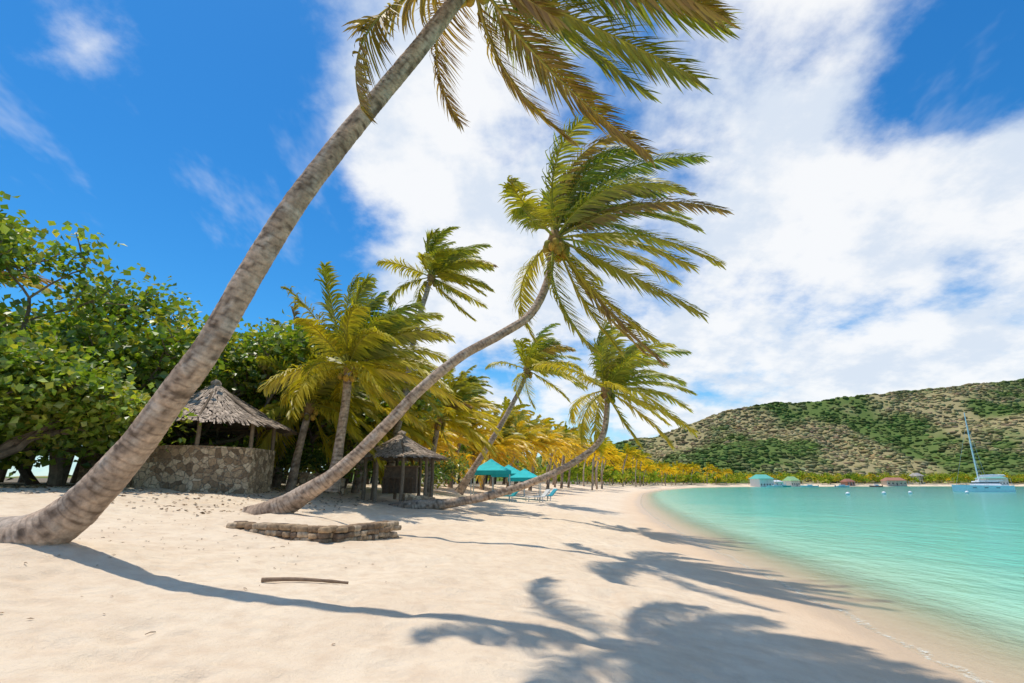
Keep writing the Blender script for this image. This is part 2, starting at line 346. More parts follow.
P4=[(-6.35,27.00,1.9),(-6.08,27.00,4.38),(-5.69,27.00,6.74),(-5.45,27.00,9.21),(-5.20,27.00,10.92),(-4.83,27.00,12.40),(-4.59,27.00,13.48)]
palm('coconut_palm',P4,[.25,.19,.17,.155,.145,.135,.13],nf=28,Ln=3.3,nleaf=50,lseg=3,leafW=.075,leafL=.85,yel=.45,dead=.07,nr=10,ring=.16,gk=.9,wk=1.1,bias=.4)
P5=[(-3.6,36.00,1.6),(-2.33,36.00,3.62),(-1.18,36.00,5.45),(0.00,36.00,7.54),(0.71,36.00,8.97),(1.08,36.00,10.06)]
palm('coconut_palm',P5,[.3,.22,.19,.17,.155,.145],nf=26,Ln=3.9,nleaf=42,lseg=2,leafW=.1,leafL=.95,yel=.5,dead=.06,nr=10,ring=.2,gk=1.0,wk=.7)
P6=[(-7.1,21.00,1.9),(-6.95,21.00,3.89),(-6.85,21.00,5.52),(-6.85,21.00,6.9)]
palm('coconut_palm',P6,[.26,.2,.18,.17,.16],nf=38,Ln=4.2,nleaf=60,lseg=3,leafW=.08,leafL=1.0,yel=.65,dead=.04,nr=12,ring=.16,gk=.95,wk=.5,minel=-38)
for q,Ln,y_ in(((-9.3,23.5,5.6),3.6,.6),((-4.4,31,5.9),3.3,1.4),((-7.6,27.5,5.4),3.2,1.5),((-8.1,30,7.4),3.6,.8),((-11.5,27,8.2),3.4,.35)):
    x,y,z=q;palm('coconut_palm',[(x-.5,y,gz(x-.5,y)-.2),(x-.3,y,z*.5+.8),(x,y,z)],[.22,.17,.15],nf=28,Ln=Ln,nleaf=44,lseg=3,leafW=.09,leafL=.95,yel=y_,dead=.04,nr=10,ring=.2,detail=2,wk=.5,gk=1.1,minel=-45)
YEL=A([.72,.50,.03])
for x,y,z,Ln,y_ in((-6.2,58,12,3.6,.5),(-7,44,5.5,3.4,1.4),(-4.5,47,6.6,3.5,1.1),(-2,52,5.4,3.6,1.5),(.5,58,6.2,3.6,1.5),(-9.5,50,8.0,3.5,.9),(3.2,66,6.6,3.6,1.6),(-1.5,64,8.3,3.6,1.0),(6.2,78,7.5,3.8,1.5),(1.5,80,9.5,3.8,1.0),(9.5,92,8.2,3.8,1.5),(-4,55,5,3.5,1.5),(-7.5,39,4.6,3.3,1.5),(12,104,8.5,3.8,1.3),(-24.0,19.8,10.4,3.6,.2)):
    palm('coconut_palm',[(x-1.0,y,gz(x-1,y)-.2),(x-.6,y,z*.5+.8),(x,y,z)],[.24,.18,.15],nf=26,Ln=Ln,nleaf=28,lseg=2,leafW=.16,leafL=1.0,yel=y_,dead=.03,nr=8,ring=.3,detail=1,wk=.5,gk=1.1,nuts=3)
# distant grove (one object)
vars_=[]
for k in range(4):
    mb=MB();h=[8.5,10.5,7,9.5][k]
    trunk(mb,A([[0,0,-.5],[.3,0,h*.5],[1.0+k*.3,0,h]]),[.24,.17,.15],.6,6,detail=1)
    crown(mb,(1.0+k*.3,0,h),20,3.8,nleaf=13,lseg=2,leafW=.34,leafL=1.05,yel=[1.7,1.0,2.0,1.4][k],dead=.03,wk=.5,gk=1.1,nuts=0)
    vars_.append(mb)
def place(dst,src,x,y,z,sc,rot,tint=1.0):
    cs,sn=math.cos(rot)*sc,math.sin(rot)*sc
    V=np.concatenate(src.V);C=np.concatenate(src.C)*tint
    V=np.stack([V[:,0]*cs-V[:,1]*sn+x,V[:,0]*sn+V[:,1]*cs+y,V[:,2]*sc+z],1)
    off=dst.n
    for k in(3,4):
        for F,M in zip(src.F[k],src.M[k]):
            dst.F[k].append(F+off);dst.M[k].append(M)
    dst.V.append(V);dst.C.append(C);dst.n+=len(V)
SPx=SP[(SP[:,1]>75)&(SP[:,0]<760)];seg=np.linalg.norm(np.diff(SPx,axis=0),axis=1);cum=np.concatenate([[0],np.cumsum(seg)])
def shore_at(s_,d):
    i=min(np.searchsorted(cum,s_,side='right')-1,len(seg)-1);t=(s_-cum[i])/seg[i];p=SPx[i]*(1-t)+SPx[i+1]*t;T=(SPx[i+1]-SPx[i])/seg[i]
    return p[0]-T[1]*d,p[1]+T[0]*d
g=MB();s_=0
while s_<cum[-1]:
    x,y=shore_at(s_,rng.uniform(8,30));place(g,vars_[rng.integers(4)],x,y,gz(x,y),rng.uniform(.75,1.15)*(1 if s_<330 else .62),rng.normal(0,.5),rng.uniform(.95,1.35));s_+=rng.uniform(2.0,5.0)*(1 if s_<330 else 3.2)
g.obj('distant_palm_grove',[M_far,M_stem,M_trunk],False)
# ------------------------------------------------------------ broadleaf
def leaves(mb,c,size,col,asp=.7,flat=.5,m=0):
    n=len(c);nn=nrm(rng.normal(0,1,(n,3))+A([0,0,flat*2]));a=nrm(np.cross(nn,rng.normal(0,1,(n,3))));b_=np.cross(nn,a)
    sz=(size*rng.uniform(.65,1.25,(n,1)));bend=nn*sz*.25
    V=np.stack([c-a*sz,c-b_*sz*asp+bend,c+a*sz,c+b_*sz*asp+bend],1).reshape(-1,3)
    mb.add(V,np.arange(n)[:,None]*4+A([0,1,2,3]),np.repeat(col,4,axis=0),m)
LG=[A([.17,.27,.026]),A([.095,.18,.022]),A([.29,.36,.04]),A([.06,.115,.018]),A([.44,.37,.055])]
def leafcols(n,w=(.35,.3,.18,.12,.05)):
    base=A(LG)[rng.choice(5,size=n,p=w)]*.4+A(LG)[rng.choice(5,p=w)]*.6
    return base*rng.uniform(.6,1.45,(n,1))
def cloud(mb,c,r,n,size,nsub=14,w=(.35,.3,.18,.12,.05)):
    c=A(c);r=A(r)
    for k in range(nsub):
        d=nrm(rng.normal(0,1,3));d[2]=abs(d[2])*1.0-.25;s0=c+d*r*rng.uniform(.55,1.0)
        m=n//nsub;p=s0+rng.normal(0,1,(m,3))*r*rng.uniform(.12,.26)
        leaves(mb,p,size,leafcols(m,w).clip(.004,1),.7,.5)
def broad(name,base,H,spread,lean,seed,nl=34,ls=.11,levels=5,lr=.42,r0=.22,w=(.35,.3,.18,.12,.05)):
    global rng
    keep=rng;rng=np.random.default_rng(seed);mb=MB();ends=[]
    def rec(p,d,l,r,lev):
        n=5;P=[p]
        for k in range(n):
            d=nrm(d+rng.normal(0,.17,3)+A([0,0,.03]));P.append(P[-1]+d*l/n)
        tube(mb,P,np.linspace(r,r*.65,n+1),6 if lev>1 else 4,A([.26,.19,.135])*rng.uniform(.7,1.2),1)
        if lev<=2:ends.append((P[-1],lev));ends.append((P[3],lev))
        if lev==0:return
        for k in range(3):
            a=rng.uniform(0,2*np.pi);o=A([math.cos(a),math.sin(a),rng.uniform(-.1,.55)])
            rec(P[-1] if k<2 else P[3],nrm(d*.75+o*spread),l*rng.uniform(.62,.85),r*.62,lev-1)
    for k in range(3):
        a=k*2.1+seed;rec(A(base,dtype=float)+A([math.cos(a)*.3,math.sin(a)*.3,-.2]),nrm(A([math.cos(a)*.5,math.sin(a)*.5,1])+A(lean)),H*.27,r0,levels-1)
    for p,lev in ends:
        m=int(nl*(1 if lev<2 else .6)*rng.uniform(.2,1.3));q=p+rng.normal(0,1,(m,3))*A([lr,lr,lr*.65]);leaves(mb,q,ls,leafcols(m,w).clip(.004,1),.85,.6)
    rng=keep
    return mb.obj(name,[M_broad,M_bark],False)
def bt(name,x,y,H,**k):broad(name,(x,y,gz(x,y)),H,**k)
bt('sea_grape_tree',-15.6,14.6,6.6,spread=.8,lean=(-.1,-.1,0),seed=5,nl=36,ls=.12,lr=.42,w=(.32,.13,.35,.05,.15))
bt('sea_grape_tree',-16.6,19.6,14.2,spread=.72,lean=(.08,0,0),seed=11,nl=32,ls=.14,lr=.52,w=(.4,.15,.27,.05,.13))
bt('sea_grape_tree',-14.6,25.5,13.5,spread=.7,lean=(.1,0,0),seed=21,nl=30,ls=.17,lr=.6,w=(.38,.15,.27,.05,.15))
bt('sea_grape_tree',-21.0,24.0,12.5,spread=.75,lean=(0,0,0),seed=31,nl=32,ls=.17,lr=.6,w=(.4,.15,.27,.05,.13))
bt('sea_grape_tree',-9.8,30.0,9.0,spread=.75,lean=(0,0,0),seed=41,nl=30,ls=.17,lr=.6,w=(.4,.15,.27,.05,.13))
# background forest
mb=MB()
pts=[]
for t in np.linspace(0,1,30):
    y=20+t*85;sx=float(np.interp(y,SP[:,1],SP[:,0]))
    for dd_ in(24,33,44):
        if y<27 and dd_<30:continue
        pts.append((sx-dd_+rng.normal(0,2),y+rng.normal(0,2),rng.uniform(5.0,7.6)+(.0 if dd_<30 else 1.5)))
pts+=[(-31,20,7),(-33,24,8),(-30,28,8),(-36,18,7),(-29,17,6)]
for x,y,h in pts:
    z=gz(x,y);cloud(mb,(x,y,z+h*.5),(3.3,3.3,h*.5),750,.22 if y<45 else .32,12,(.33,.13,.3,.09,.15))
    tube(mb,A([[x,y,z-.3],[x+.3,y,z+h*.3],[x,y,z+h*.6]]),[.25,.2,.1],6,(.12,.09,.07),1)
mb.obj('forest',[M_broad,M_bark])
mb=MB()
for x,y,h in((-19,16,2.2),(-18.5,18.5,2.4),(-20,20,3),(-18,27.5,3),(-13.5,27,3),(-9.8,27.5,2.6),(-20,26,3.2),(-23,23,3.4),(-13,31,4),(-8,33,3.4),(-5,37,3),(-6,31,2.2),(-22,18,3),(-24,21,3.5),(-26,23,3.5),(-28,22,3.5),(-25,18,3)):
    z=gz(x,y);cloud(mb,(x,y,z+h*.45),(1.9,1.6,h*.5),1200,.12,16,(.25,.3,.15,.25,.05))
mb.obj('shrubs',[M_broad])
# far shore tree belt
mb=MB();s_=60
while s_<cum[-1]:
    for dd_ in (18,38):
        x,y=shore_at(s_,dd_+rng.uniform(-5,6));h=rng.uniform(6,12) if s_>330 else rng.uniform(5,9);z=gz(x,y)
        cloud(mb,(x,y,z+h*.42),(6.5,6.5,h*.5),230,.75,9,(.28,.1,.28,.04,.3))
    s_+=rng.uniform(6,10)
mb.obj('distant_trees',[M_far])
# ------------------------------------------------------------ hill
RX=[-900,-300,0,100,186,228,290,340,396,480,593,712,900,1200,1700,2200];RZ=[10,14,30,46,62,75,95,106,113,119,131,144,156,146,110,70]
def hillz(x,y):
    r=np.interp(x,RX,RZ)*(1+.06*(fbm(x*.012,y*0+3,3)-.45))
    y0=455+np.interp(x,[0,600,1200,2200],[0,0,60,330])
    t=np.clip((y-y0)/(255),0,1);up=t**1.15*(1-.12*np.sin(t*np.pi))
    t2=np.clip((y-y0-255)/600,0,1);f=up*(1-t2*t2*(3-2*t2))
    sp=(fbm(x*.009+.6*fbm(x*.01,y*.01,2),y*.004+5,4)-.47)*np.sin(np.clip(t,0,1)*np.pi)*100
    return r*f+sp*np.interp(r,[0,60],[.2,1])+(fbm(x*.03,y*.03,3)-.45)*8*f-1.5*(1-t)**6
def hillcol(x,y):
    q=np.clip((fbm(x*.011+3,y*.011,4)-.455)*6+.45+(fbm(x*.06,y*.06,3)-.45)*2.0,0,1)[:,None]
    return A([.125,.175,.05])*(1-q)+A([.36,.30,.15])*q
hx=np.arange(-700,2000,7.);hy=np.arange(440,1300,7.);X2,Y2=np.meshgrid(hx,hy);Z2=hillz(X2,Y2)
nx,ny=len(hx),len(hy);i=np.arange(ny-1)[:,None]*nx;j=np.arange(nx-1)[None,:]
F2=np.stack([i+j,i+j+1,i+nx+j+1,i+nx+j],-1).reshape(-1,4)
e=empty('hill')
mb=MB();mb.add(np.stack([X2,Y2,Z2],-1).reshape(-1,3),F2,hillcol(X2.ravel(),Y2.ravel()));mb.obj('hillside',[M_hillveg],True,e)
n=27000;bx=rng.uniform(40,1000,n);by=455+rng.random(n)*285;bz=hillz(bx,by)
dens=fbm(bx*.02+7,by*.02,4);kp=(dens>.42)|(rng.random(n)<.45);bx,by,bz=bx[kp],by[kp],bz[kp];n=len(bx)
v,f=ICO1;sc=rng.uniform(1.0,3.0,n)**1.05
V=v[None]*sc[:,None,None]*A([1.3,1.3,.6])*(1+rng.normal(0,.22,(n,len(v),1)))+np.stack([bx,by,bz+.1],1)[:,None,:]
cc_=hillcol(bx,by)*rng.uniform(.65,1.5,(n,1))*(1+rng.normal(0,.08,(n,3)));big=sc>2.4;cc_[big]*=.75
mb=MB();mb.add(V.reshape(-1,3),(f[None]+(np.arange(n)*len(v))[:,None,None]).reshape(-1,3),np.repeat(cc_.clip(.01,1),len(v),axis=0));mb.obj('hill_scrub_canopy',[M_hillveg],True,e)
# ------------------------------------------------------------ huts
def hut(name,cx,cy,zg,rw,wallh,eave,apex,rr,seg=8,wall=True,rot=.2,sy=1.0):
    e=empty(name)
    if wall:
        mb=MB();ns=seg*4
        for i in range(ns):
            a0=rot+i/ns*2*np.pi;a1=rot+(i+1)/ns*2*np.pi
            P=[]
            for a in(a0,a1):
                pr=rw*math.cos(np.pi/seg)/math.cos(((a-rot)%(2*np.pi/seg))-np.pi/seg)
                for dr in(0,-.3):
                    P.append((cx+(pr+dr)*math.cos(a),cy+(pr+dr)*math.sin(a)*sy))
            z0,z1=zg-.4,zg+wallh
            vs=[(x,y,z) for x,y in P for z in(z0,z1)]
            mb.add(A(vs),[[0,4,5,1],[2,3,7,6],[1,5,7,3]])
        mb.obj('stone_wall_ring',[M_stone],False,e)
    mb=MB()
    for i in range(seg):
        a=rot+i/seg*2*np.pi;x=cx+(rw-.15)*math.cos(a);y=cy+(rw-.15)*math.sin(a)*sy
        tube(mb,A([[x,y,zg-.3],[x+.03,y,(2*zg+eave)/2],[x,y,zg+eave+.25]]),[.09,.08,.075],7,(.26,.19,.13))
    for k in range(seg):
        a=rot+k/seg*2*np.pi;b2=rot+(k+1)/seg*2*np.pi;R_=rw-.15
        tube(mb,A([[cx+R_*math.cos(a),cy+R_*math.sin(a)*sy,zg+eave+.12],[cx+R_*math.cos(b2),cy+R_*math.sin(b2)*sy,zg+eave+.12]]),[.06,.06],6,(.18,.13,.09))
        tube(mb,A([[cx+rr*.97*math.cos(a),cy+rr*.97*math.sin(a)*sy,zg+eave-.02],[cx,cy,zg+apex-.1]]),[.05,.05],5,(.18,.13,.09))
    mb.obj('posts_and_beams',[M_wood],True,e)
    mb=MB()
    def surf(u,a,off=0):
        r=rr*u;z=zg+eave+(apex-eave)*(1-u)-.18*np.sin(np.pi*u)*(apex-eave)/2
        return np.stack([cx+r*np.cos(a),cy+r*np.sin(a)*sy,z+off],-1)
    na=48;us=np.linspace(0.0,.97,8);aa=np.arange(na)/na*2*np.pi
    V=np.concatenate([surf(np.full(na,u),aa,-.05) for u in us]);i=np.arange(7)[:,None]*na;j=np.arange(na)[None];F=np.stack([i+j,i+(j+1)%na,i+na+(j+1)%na,i+na+j],-1).reshape(-1,4)
    mb.add(V,F,(.25,.195,.15))
    nc=11
    for cidx in range(nc):
        u0=cidx/nc;n=int(90+420*u0*rr/3);a=rng.random(n)*2*np.pi;uu=u0+rng.normal(0,.012,n);l=rng.uniform(.11,.17,n)
        lift=rng.uniform(.02,.06,n);w=rng.uniform(.03,.08,n)/(rr*np.maximum(u0+.1,.12))
        T0=surf(np.maximum(uu,0),a-w/2,.02);T1=surf(np.maximum(uu,0),a+w/2,.02);sk=rng.normal(0,.015,n)
        B0=surf(uu+l,a-w/2+sk,0)+np.stack([0*lift,0*lift,lift-np.maximum(uu+l-1,0)*.6],1);B1=surf(uu+l*rng.uniform(.85,1.1,n),a+w/2+sk,0)+np.stack([0*lift,0*lift,lift-np.maximum(uu+l-1,0)*.6],1)
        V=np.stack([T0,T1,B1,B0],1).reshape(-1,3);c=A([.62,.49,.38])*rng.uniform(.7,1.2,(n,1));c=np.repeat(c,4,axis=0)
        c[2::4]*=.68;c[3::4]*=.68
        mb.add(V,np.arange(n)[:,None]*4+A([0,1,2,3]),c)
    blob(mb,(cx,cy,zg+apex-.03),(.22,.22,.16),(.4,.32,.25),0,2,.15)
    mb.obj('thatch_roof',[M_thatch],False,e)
    mb=MB()
    box(mb,(cx,cy+rw*.3*sy,zg+.6),(rw*.9,.5,1.2),(.2,.14,.1));box(mb,(cx,cy+rw*.3*sy,zg+1.24),(rw*1.0,.6,.06),(.3,.2,.13))
    for k in range(3):
        x=cx-rw*.3+k*rw*.3;box(mb,(x,cy-.2,zg+.7),(.34,.34,.05),(.2,.13,.08))
        for dx in(-.13,.13):
            for dy in(-.13,.13):box(mb,(x+dx,cy-.2+dy,zg+.34),(.04,.04,.68),(.16,.1,.06))
    mb.obj('bar_counter_and_stools',[M_wood],False,e)
    return e
hut('thatched_beach_hut',-12.3,21,2.02,2.55,1.5,2.35,4.2,3.15,rot=.39)
hut('thatched_beach_hut',-16.4,23.6,2.1,2.4,1.3,2.1,3.7,3.3,rot=.2)
hut('thatched_beach_hut',-5.3,24.8,1.75,1.7,.0,1.6,2.75,2.25,wall=False,rot=.3)
def wallseg(name,a,b,h,th=.35,zoff=0):
    mb=MB();a=A(a,dtype=float);b=A(b,dtype=float);n=max(2,int(np.linalg.norm(b-a)/.25));t=np.linspace(0,1,n+1)
    d=(b-a)/np.linalg.norm(b-a);pn=A([-d[1],d[0]])*th/2;vs=[]
    for q in t:
        p=a+(b-a)*q;g_=gz(*p);hh=h*(1+rng.normal(0,.05))
        for s1,z in((-1,-.3),(-1,hh),(1,hh),(1,-.3)):vs.append((p[0]+s1*pn[0],p[1]+s1*pn[1],g_+z+zoff))
    F=[]
    for k in range(n):
        o=k*4
        for m in range(3):F.append([o+m,o+m+1,o+4+m+1,o+4+m])
    F+=[[0,3,2,1],[n*4,n*4+1,n*4+2,n*4+3]]
    mb.add(A(vs),F);return mb.obj(name,[M_stone])
wallseg('low_stone_wall',(-10.0,25.0),(-8.0,25.4),.75)
wallseg('low_stone_wall',(-4.7,23.3),(-3.5,23.9),.5)
# ruined wall of separate stones
mb=MB()
def rubble(a,b,h,top,wd=.09,fade=0.0):
    a=A(a,dtype=float);b=A(b,dtype=float);Ln=np.linalg.norm(b-a);d=(b-a)/Ln;rows=max(1,int(h/.11))
    for r in range(rows):
        s_=0
        while s_<Ln:
            w=rng.uniform(.12,.3);p=a+d*(s_+w/2)
            fz=-fade*(1-s_/Ln)
            for o in(-wd,wd):
                pn=A([-d[1],d[0]])*(o+rng.normal(0,.012))
                v,f=ICO2;q=np.sign(v)*np.abs(v)**.42*A([w*.54,.12,.062])*(1+rng.normal(0,.045,(len(v),1)))
                an=math.atan2(d[1],d[0])+rng.normal(0,.08);q=np.stack([q[:,0]*math.cos(an)-q[:,1]*math.sin(an),q[:,0]*math.sin(an)+q[:,1]*math.cos(an),q[:,2]],1)
                zz=top-h+.06+r*.11+rng.normal(0,.008)+fz
                c=[A([.42,.29,.175]),A([.29,.195,.12]),A([.52,.39,.26]),A([.2,.14,.095])][rng.integers(4)]*rng.uniform(.8,1.15)
                mb.add(q+A([p[0]+pn[0],p[1]+pn[1],zz]),f,c)
            s_+=w*.98
rubble((-6.0,11.65),(-3.8,11.1),.5,1.40,fade=-.06);rubble((-3.7,11.15),(-2.95,13.1),.5,1.38)
mb.obj('ruined_stone_wall',[M_stonecol],True)
# driftwood stick
mb=MB();P=A([[-3.26,7.25,gz(-3.26,7.25)+.03],[-2.95,7.33,gz(-2.95,7.33)+.04],[-2.6,7.42,gz(-2.6,7.42)+.035],[-2.2,7.5,gz(-2.2,7.5)+.03]]);P,_=catmull(P,14)
tube(mb,P,np.linspace(.03,.018,14)*(1+rng.normal(0,.06,14)),8,(.30,.20,.13));mb.obj('driftwood_stick',[M_wood],True)
# litter
mb=MB()
n=420;x=rng.uniform(-9,-1,n);y=rng.uniform(4,13,n);kp=rng.random(n)<np.clip((-x-1)/7,.05,1);x,y=x[kp],y[kp];z=hg(x,y)+.012
leaves(mb,np.stack([x,y,z],1),.026,A([.30,.18,.10])*rng.uniform(.5,1.5,(len(x),1)),.4,3.0)
n=1300;x=rng.uniform(-18,-6,n);y=rng.uniform(13,26,n);z=hg(x,y)+.015
leaves(mb,np.stack([x,y,z],1),.06,A([.24,.14,.07])*rng.uniform(.5,1.5,(n,1)),.6,3.0)
for k in range(26):
    x=rng.uniform(-9,-3);y=rng.uniform(4.5,12);a=rng.uniform(0,6.28);l=rng.uniform(.05,.16);z=gz(x,y)+.012
    tube(mb,A([[x,y,z],[x+l*math.cos(a)*.5,y+l*math.sin(a)*.5,z+.008],[x+l*math.cos(a),y+l*math.sin(a),z]]),[.005,.005,.003],4,(.25,.16,.1))
mb.obj('leaf_litter',[M_thatch])
# ------------------------------------------------------------ teal canopies
def canopy(cx,cy,w,d,h,col=(.03,.50,.50)):
    e=empty('beach_canopy');zg=gz(cx,cy);mb=MB()
    for sx in(-1,1):
        for sy in(-1,1):tube(mb,A([[cx+sx*w*.46,cy+sy*d*.46,zg-.2],[cx+sx*w*.46,cy+sy*d*.46,zg+h]]),[.04,.04],6,(.6,.6,.58))
    mb.obj('poles',[M_paint],True,e);mb=MB()
    n=9;u=np.linspace(-1,1,n);UX,UY=np.meshgrid(u,u);m_=np.maximum(abs(UX),abs(UY));zz=zg+h+(1-m_)**1.2*h*.45
    V=np.stack([cx+UX*w/2,cy+UY*d/2,zz],-1).reshape(-1,3);i=np.arange(n-1)[:,None]*n;j=np.arange(n-1)[None]
    mb.add(V,np.stack([i+j,i+j+1,i+n+j+1,i+n+j],-1).reshape(-1,4),col)
    for ax in range(4):
        q=[(-1,-1),(1,-1),(1,1),(-1,1),(-1,-1)];a,b_=q[ax],q[ax+1]
        P=[(cx+a[0]*w/2,cy+a[1]*d/2),(cx+b_[0]*w/2,cy+b_[1]*d/2)]
        mb.add(A([(P[0][0],P[0][1],zg+h),(P[1][0],P[1][1],zg+h),(P[1][0],P[1][1],zg+h-.28),(P[0][0],P[0][1],zg+h-.28)]),[[0,1,2,3]],A(col)*.85)
    mb.obj('fabric_roof',[M_cloth],False,e)
canopy(-1.5,38,2.9,2.9,1.9);canopy(1.0,42,2.6,2.6,1.6);canopy(-.3,47,3,3,1.8)
def lounger(x,y,rot,col):
    mb=MB();zg=gz(x,y);c,s=math.cos(rot),math.sin(rot)
    def P(a,b_):return(x+a*c-b_*s,y+a*s+b_*c)
    box(mb,P(0,0)+(zg+.33,),(1.3,.6,.06),col,0,rot)
    for a in(-.55,.55):
        for b_ in(-.25,.25):box(mb,P(a,b_)+(zg+.12,),(.05,.05,.42),(.6,.6,.6),0,rot)
    v=A([[.65,-.3,.33],[.65,.3,.33],[1.15,.3,.85],[1.15,-.3,.85]]);v2=v+A([.05,0,-.04])
    V=np.vstack([v,v2]);V=np.stack([x+V[:,0]*c-V[:,1]*s,y+V[:,0]*s+V[:,1]*c,V[:,2]+zg],1)
    mb.add(V,[[0,1,2,3],[7,6,5,4],[0,3,7,4],[1,5,6,2],[2,6,7,3]],col);mb.obj('sun_lounger',[M_cloth])
for x,y,c in((-.6,35.5,(.05,.4,.42)),(1.6,38.5,(.7,.7,.68)),(2.4,42,(.05,.35,.45)),(2.8,47,(.7,.7,.68))):lounger(x,y,.4,c)
# ------------------------------------------------------------ far shore buildings, boats
def house(name,x,y,w,d,h,wc,rc,rot=0,z=None,rp=.36):
    e=empty(name);zg=gz(x,y) if z is None else z
    mb=MB();box(mb,(0,0,h/2-.3),(w,d,h+.6),wc);mb.obj('walls',[M_paint],False,e);mb=MB();ov=.6
    V=A([[-w/2-ov,-d/2-ov,h-.1],[w/2+ov,-d/2-ov,h-.1],[w/2+ov,d/2+ov,h-.1],[-w/2-ov,d/2+ov,h-.1],[-w/2+d*.25,0,h+d*rp],[w/2-d*.25,0,h+d*rp]])
    mb.add(V,[[0,1,5,4],[2,3,4,5],[3,2,1,0]],rc);mb.add(V,[[1,2,5],[3,0,4]],rc);mb.obj('roof',[M_paint],False,e);mb=MB()
    n=max(2,int(w/2.6))
    for k in range(n):
        q=-w/2+(k+.5)*w/n
        if k==n//2:box(mb,(q,-d/2-.03,1.05),(1.1,.1,2.1))
        else:box(mb,(q,-d/2-.03,1.6),(1.2,.1,1.1))
    mb.obj('windows_and_door',[M_glass],False,e)
    mb=MB()
    for k in range(n+1):
        q=-w/2-.3+k*(w+.6)/n;box(mb,(q,-d/2-1.8,h/2-.2),(.14,.14,h+.1),(.7,.7,.68))
    box(mb,(0,-d/2-1.2,h-.02),(w+1.4,2.2,.12),rc);mb.obj('veranda',[M_paint],False,e)
    e.location=(x,y,zg);e.rotation_euler=(0,0,rot)
house('beach_house',176,374,15,8,5.6,(.82,.82,.78),(.12,.50,.40),.5)
house('beach_house',192,386,7,6,3.4,(.8,.8,.77),(.62,.66,.66),.2,rp=.2)
house('beach_house',209,397,12,6,4.0,(.80,.78,.66),(.30,.50,.20),.6,rp=.5)
house('beach_house',268,424,8,6,2.8,(.42,.2,.12),(.36,.14,.08),.3)
house('beach_house',309,430,15,8,3.8,(.6,.5,.4),(.42,.17,.10),-.1,rp=.3)
house('beach_house',396,438,20,9,5.5,(.78,.78,.75),(.16,.42,.34),.1,rp=.25)
house('beach_house',345,452,9,7,6.4,(.65,.6,.5),(.40,.35,.3),.4)
house('beach_house',438,440,9,6,3.2,(.7,.7,.66),(.5,.5,.48),-.3,rp=.2)
def hull(mb,x0,x1,yc,bw,z0,z1,col):
    n=14;R=[]
    for k in range(n+1):
        t=k/n;x=x0+(x1-x0)*t;w=bw*(min(1,.75+t*1.2) if t<.2 else (1-((t-.2)/.8)**2.6))*.5+.02;top=z1+.25*t*t
        for a in(-1,-.75,0,.75,1):
            R.append((x+(.5*t*(top-z0)*.25),yc+a*w,top if abs(a)==1 else (z0+.35 if abs(a)==.75 else z0)))
    F=[]
    for k in range(n):
        for m in range(4):o=k*5+m;F.append([o,o+1,o+6,o+5])
        o=k*5;F.append([o,o+5,o+9,o+4])
    F.append([0,4,3,1])
    mb.add(A(R),F,col);mb.add(A([R[1],R[2],R[3]]),[[0,1,2]],col)
def catamaran(x,y,rot):
    e=empty('sailing_catamaran');W=(.9,.9,.9);mb=MB()
    for s in(-1,1):hull(mb,-6,6.2,s*2.7,1.7,-.35,1.65,W)
    mb.obj('hulls',[M_paint],False,e);mb=MB()
    box(mb,(-.8,0,1.5),(8.5,5.2,.5),W);box(mb,(-.6,0,2.3),(6.0,4.8,1.15),W,0,0,.82);box(mb,(-1.6,0,3.0),(5.2,4.6,.16),W)
    tube(mb,A([[4.8,-2.6,1.5],[4.8,2.6,1.5]]),[.09,.09],6,(.5,.5,.5));mb.obj('deck_and_cabin',[M_paint],False,e);mb=MB()
    box(mb,(-.5,0,2.42),(5.8,4.6,.28),(1,1,1),0,0,.95)
    for s in(-1,1):
        for k in range(3):box(mb,(-2.5+k*2.5,s*3.56,1.05),(.8,.04,.16))
    mb.obj('windows',[M_glass],False,e);mb=MB()
    tube(mb,A([[.6,0,1.4],[.55,0,12],[.3,0,22.5]]),[.19,.17,.10],8,(.85,.85,.85));tube(mb,A([[.55,0,4.0],[-5.4,0,4.3]]),[.14,.12],8,(.75,.75,.75))
    for z in(8.5,14):tube(mb,A([[.55,-1.3,z],[.55,1.3,z]]),[.04,.04],5,(.7,.7,.7))
    for a,b_ in(((5.9,0,1.6),(.4,0,19.5)),((-.6,3.3,1.4),(.3,0,20)),((-.6,-3.3,1.4),(.3,0,20)),((-.4,3.2,1.4),(.55,1.3,8.5)),((-.4,-3.2,1.4),(.55,-1.3,8.5))):tube(mb,A([a,b_]),[.025,.025],4,(.5,.5,.5))
    mb.obj('mast_boom_rigging',[M_paint],True,e);mb=MB();P=A([[.2,0,4.3],[-2.5,0,4.5],[-5.2,0,4.5]]);tube(mb,P,[.28,.26,.16],8,(.75,.75,.73));mb.obj('sail_cover',[M_cloth],True,e);mb=MB()
    for s in(-1,1):
        for k in range(6):tube(mb,A([[-5.8+k*2,s*3.4,1.4],[-5.8+k*2,s*3.4,2.2]]),[.025,.025],4,(.6,.6,.6))
        tube(mb,A([[-5.8,s*3.4,2.2],[4.2,s*3.4,2.2]]),[.02,.02],4,(.6,.6,.6))
    mb.obj('railings',[M_paint],False,e)
    e.location=(x,y,0);e.rotation_euler=(0,0,rot)
catamaran(134.5,152,math.radians(150))
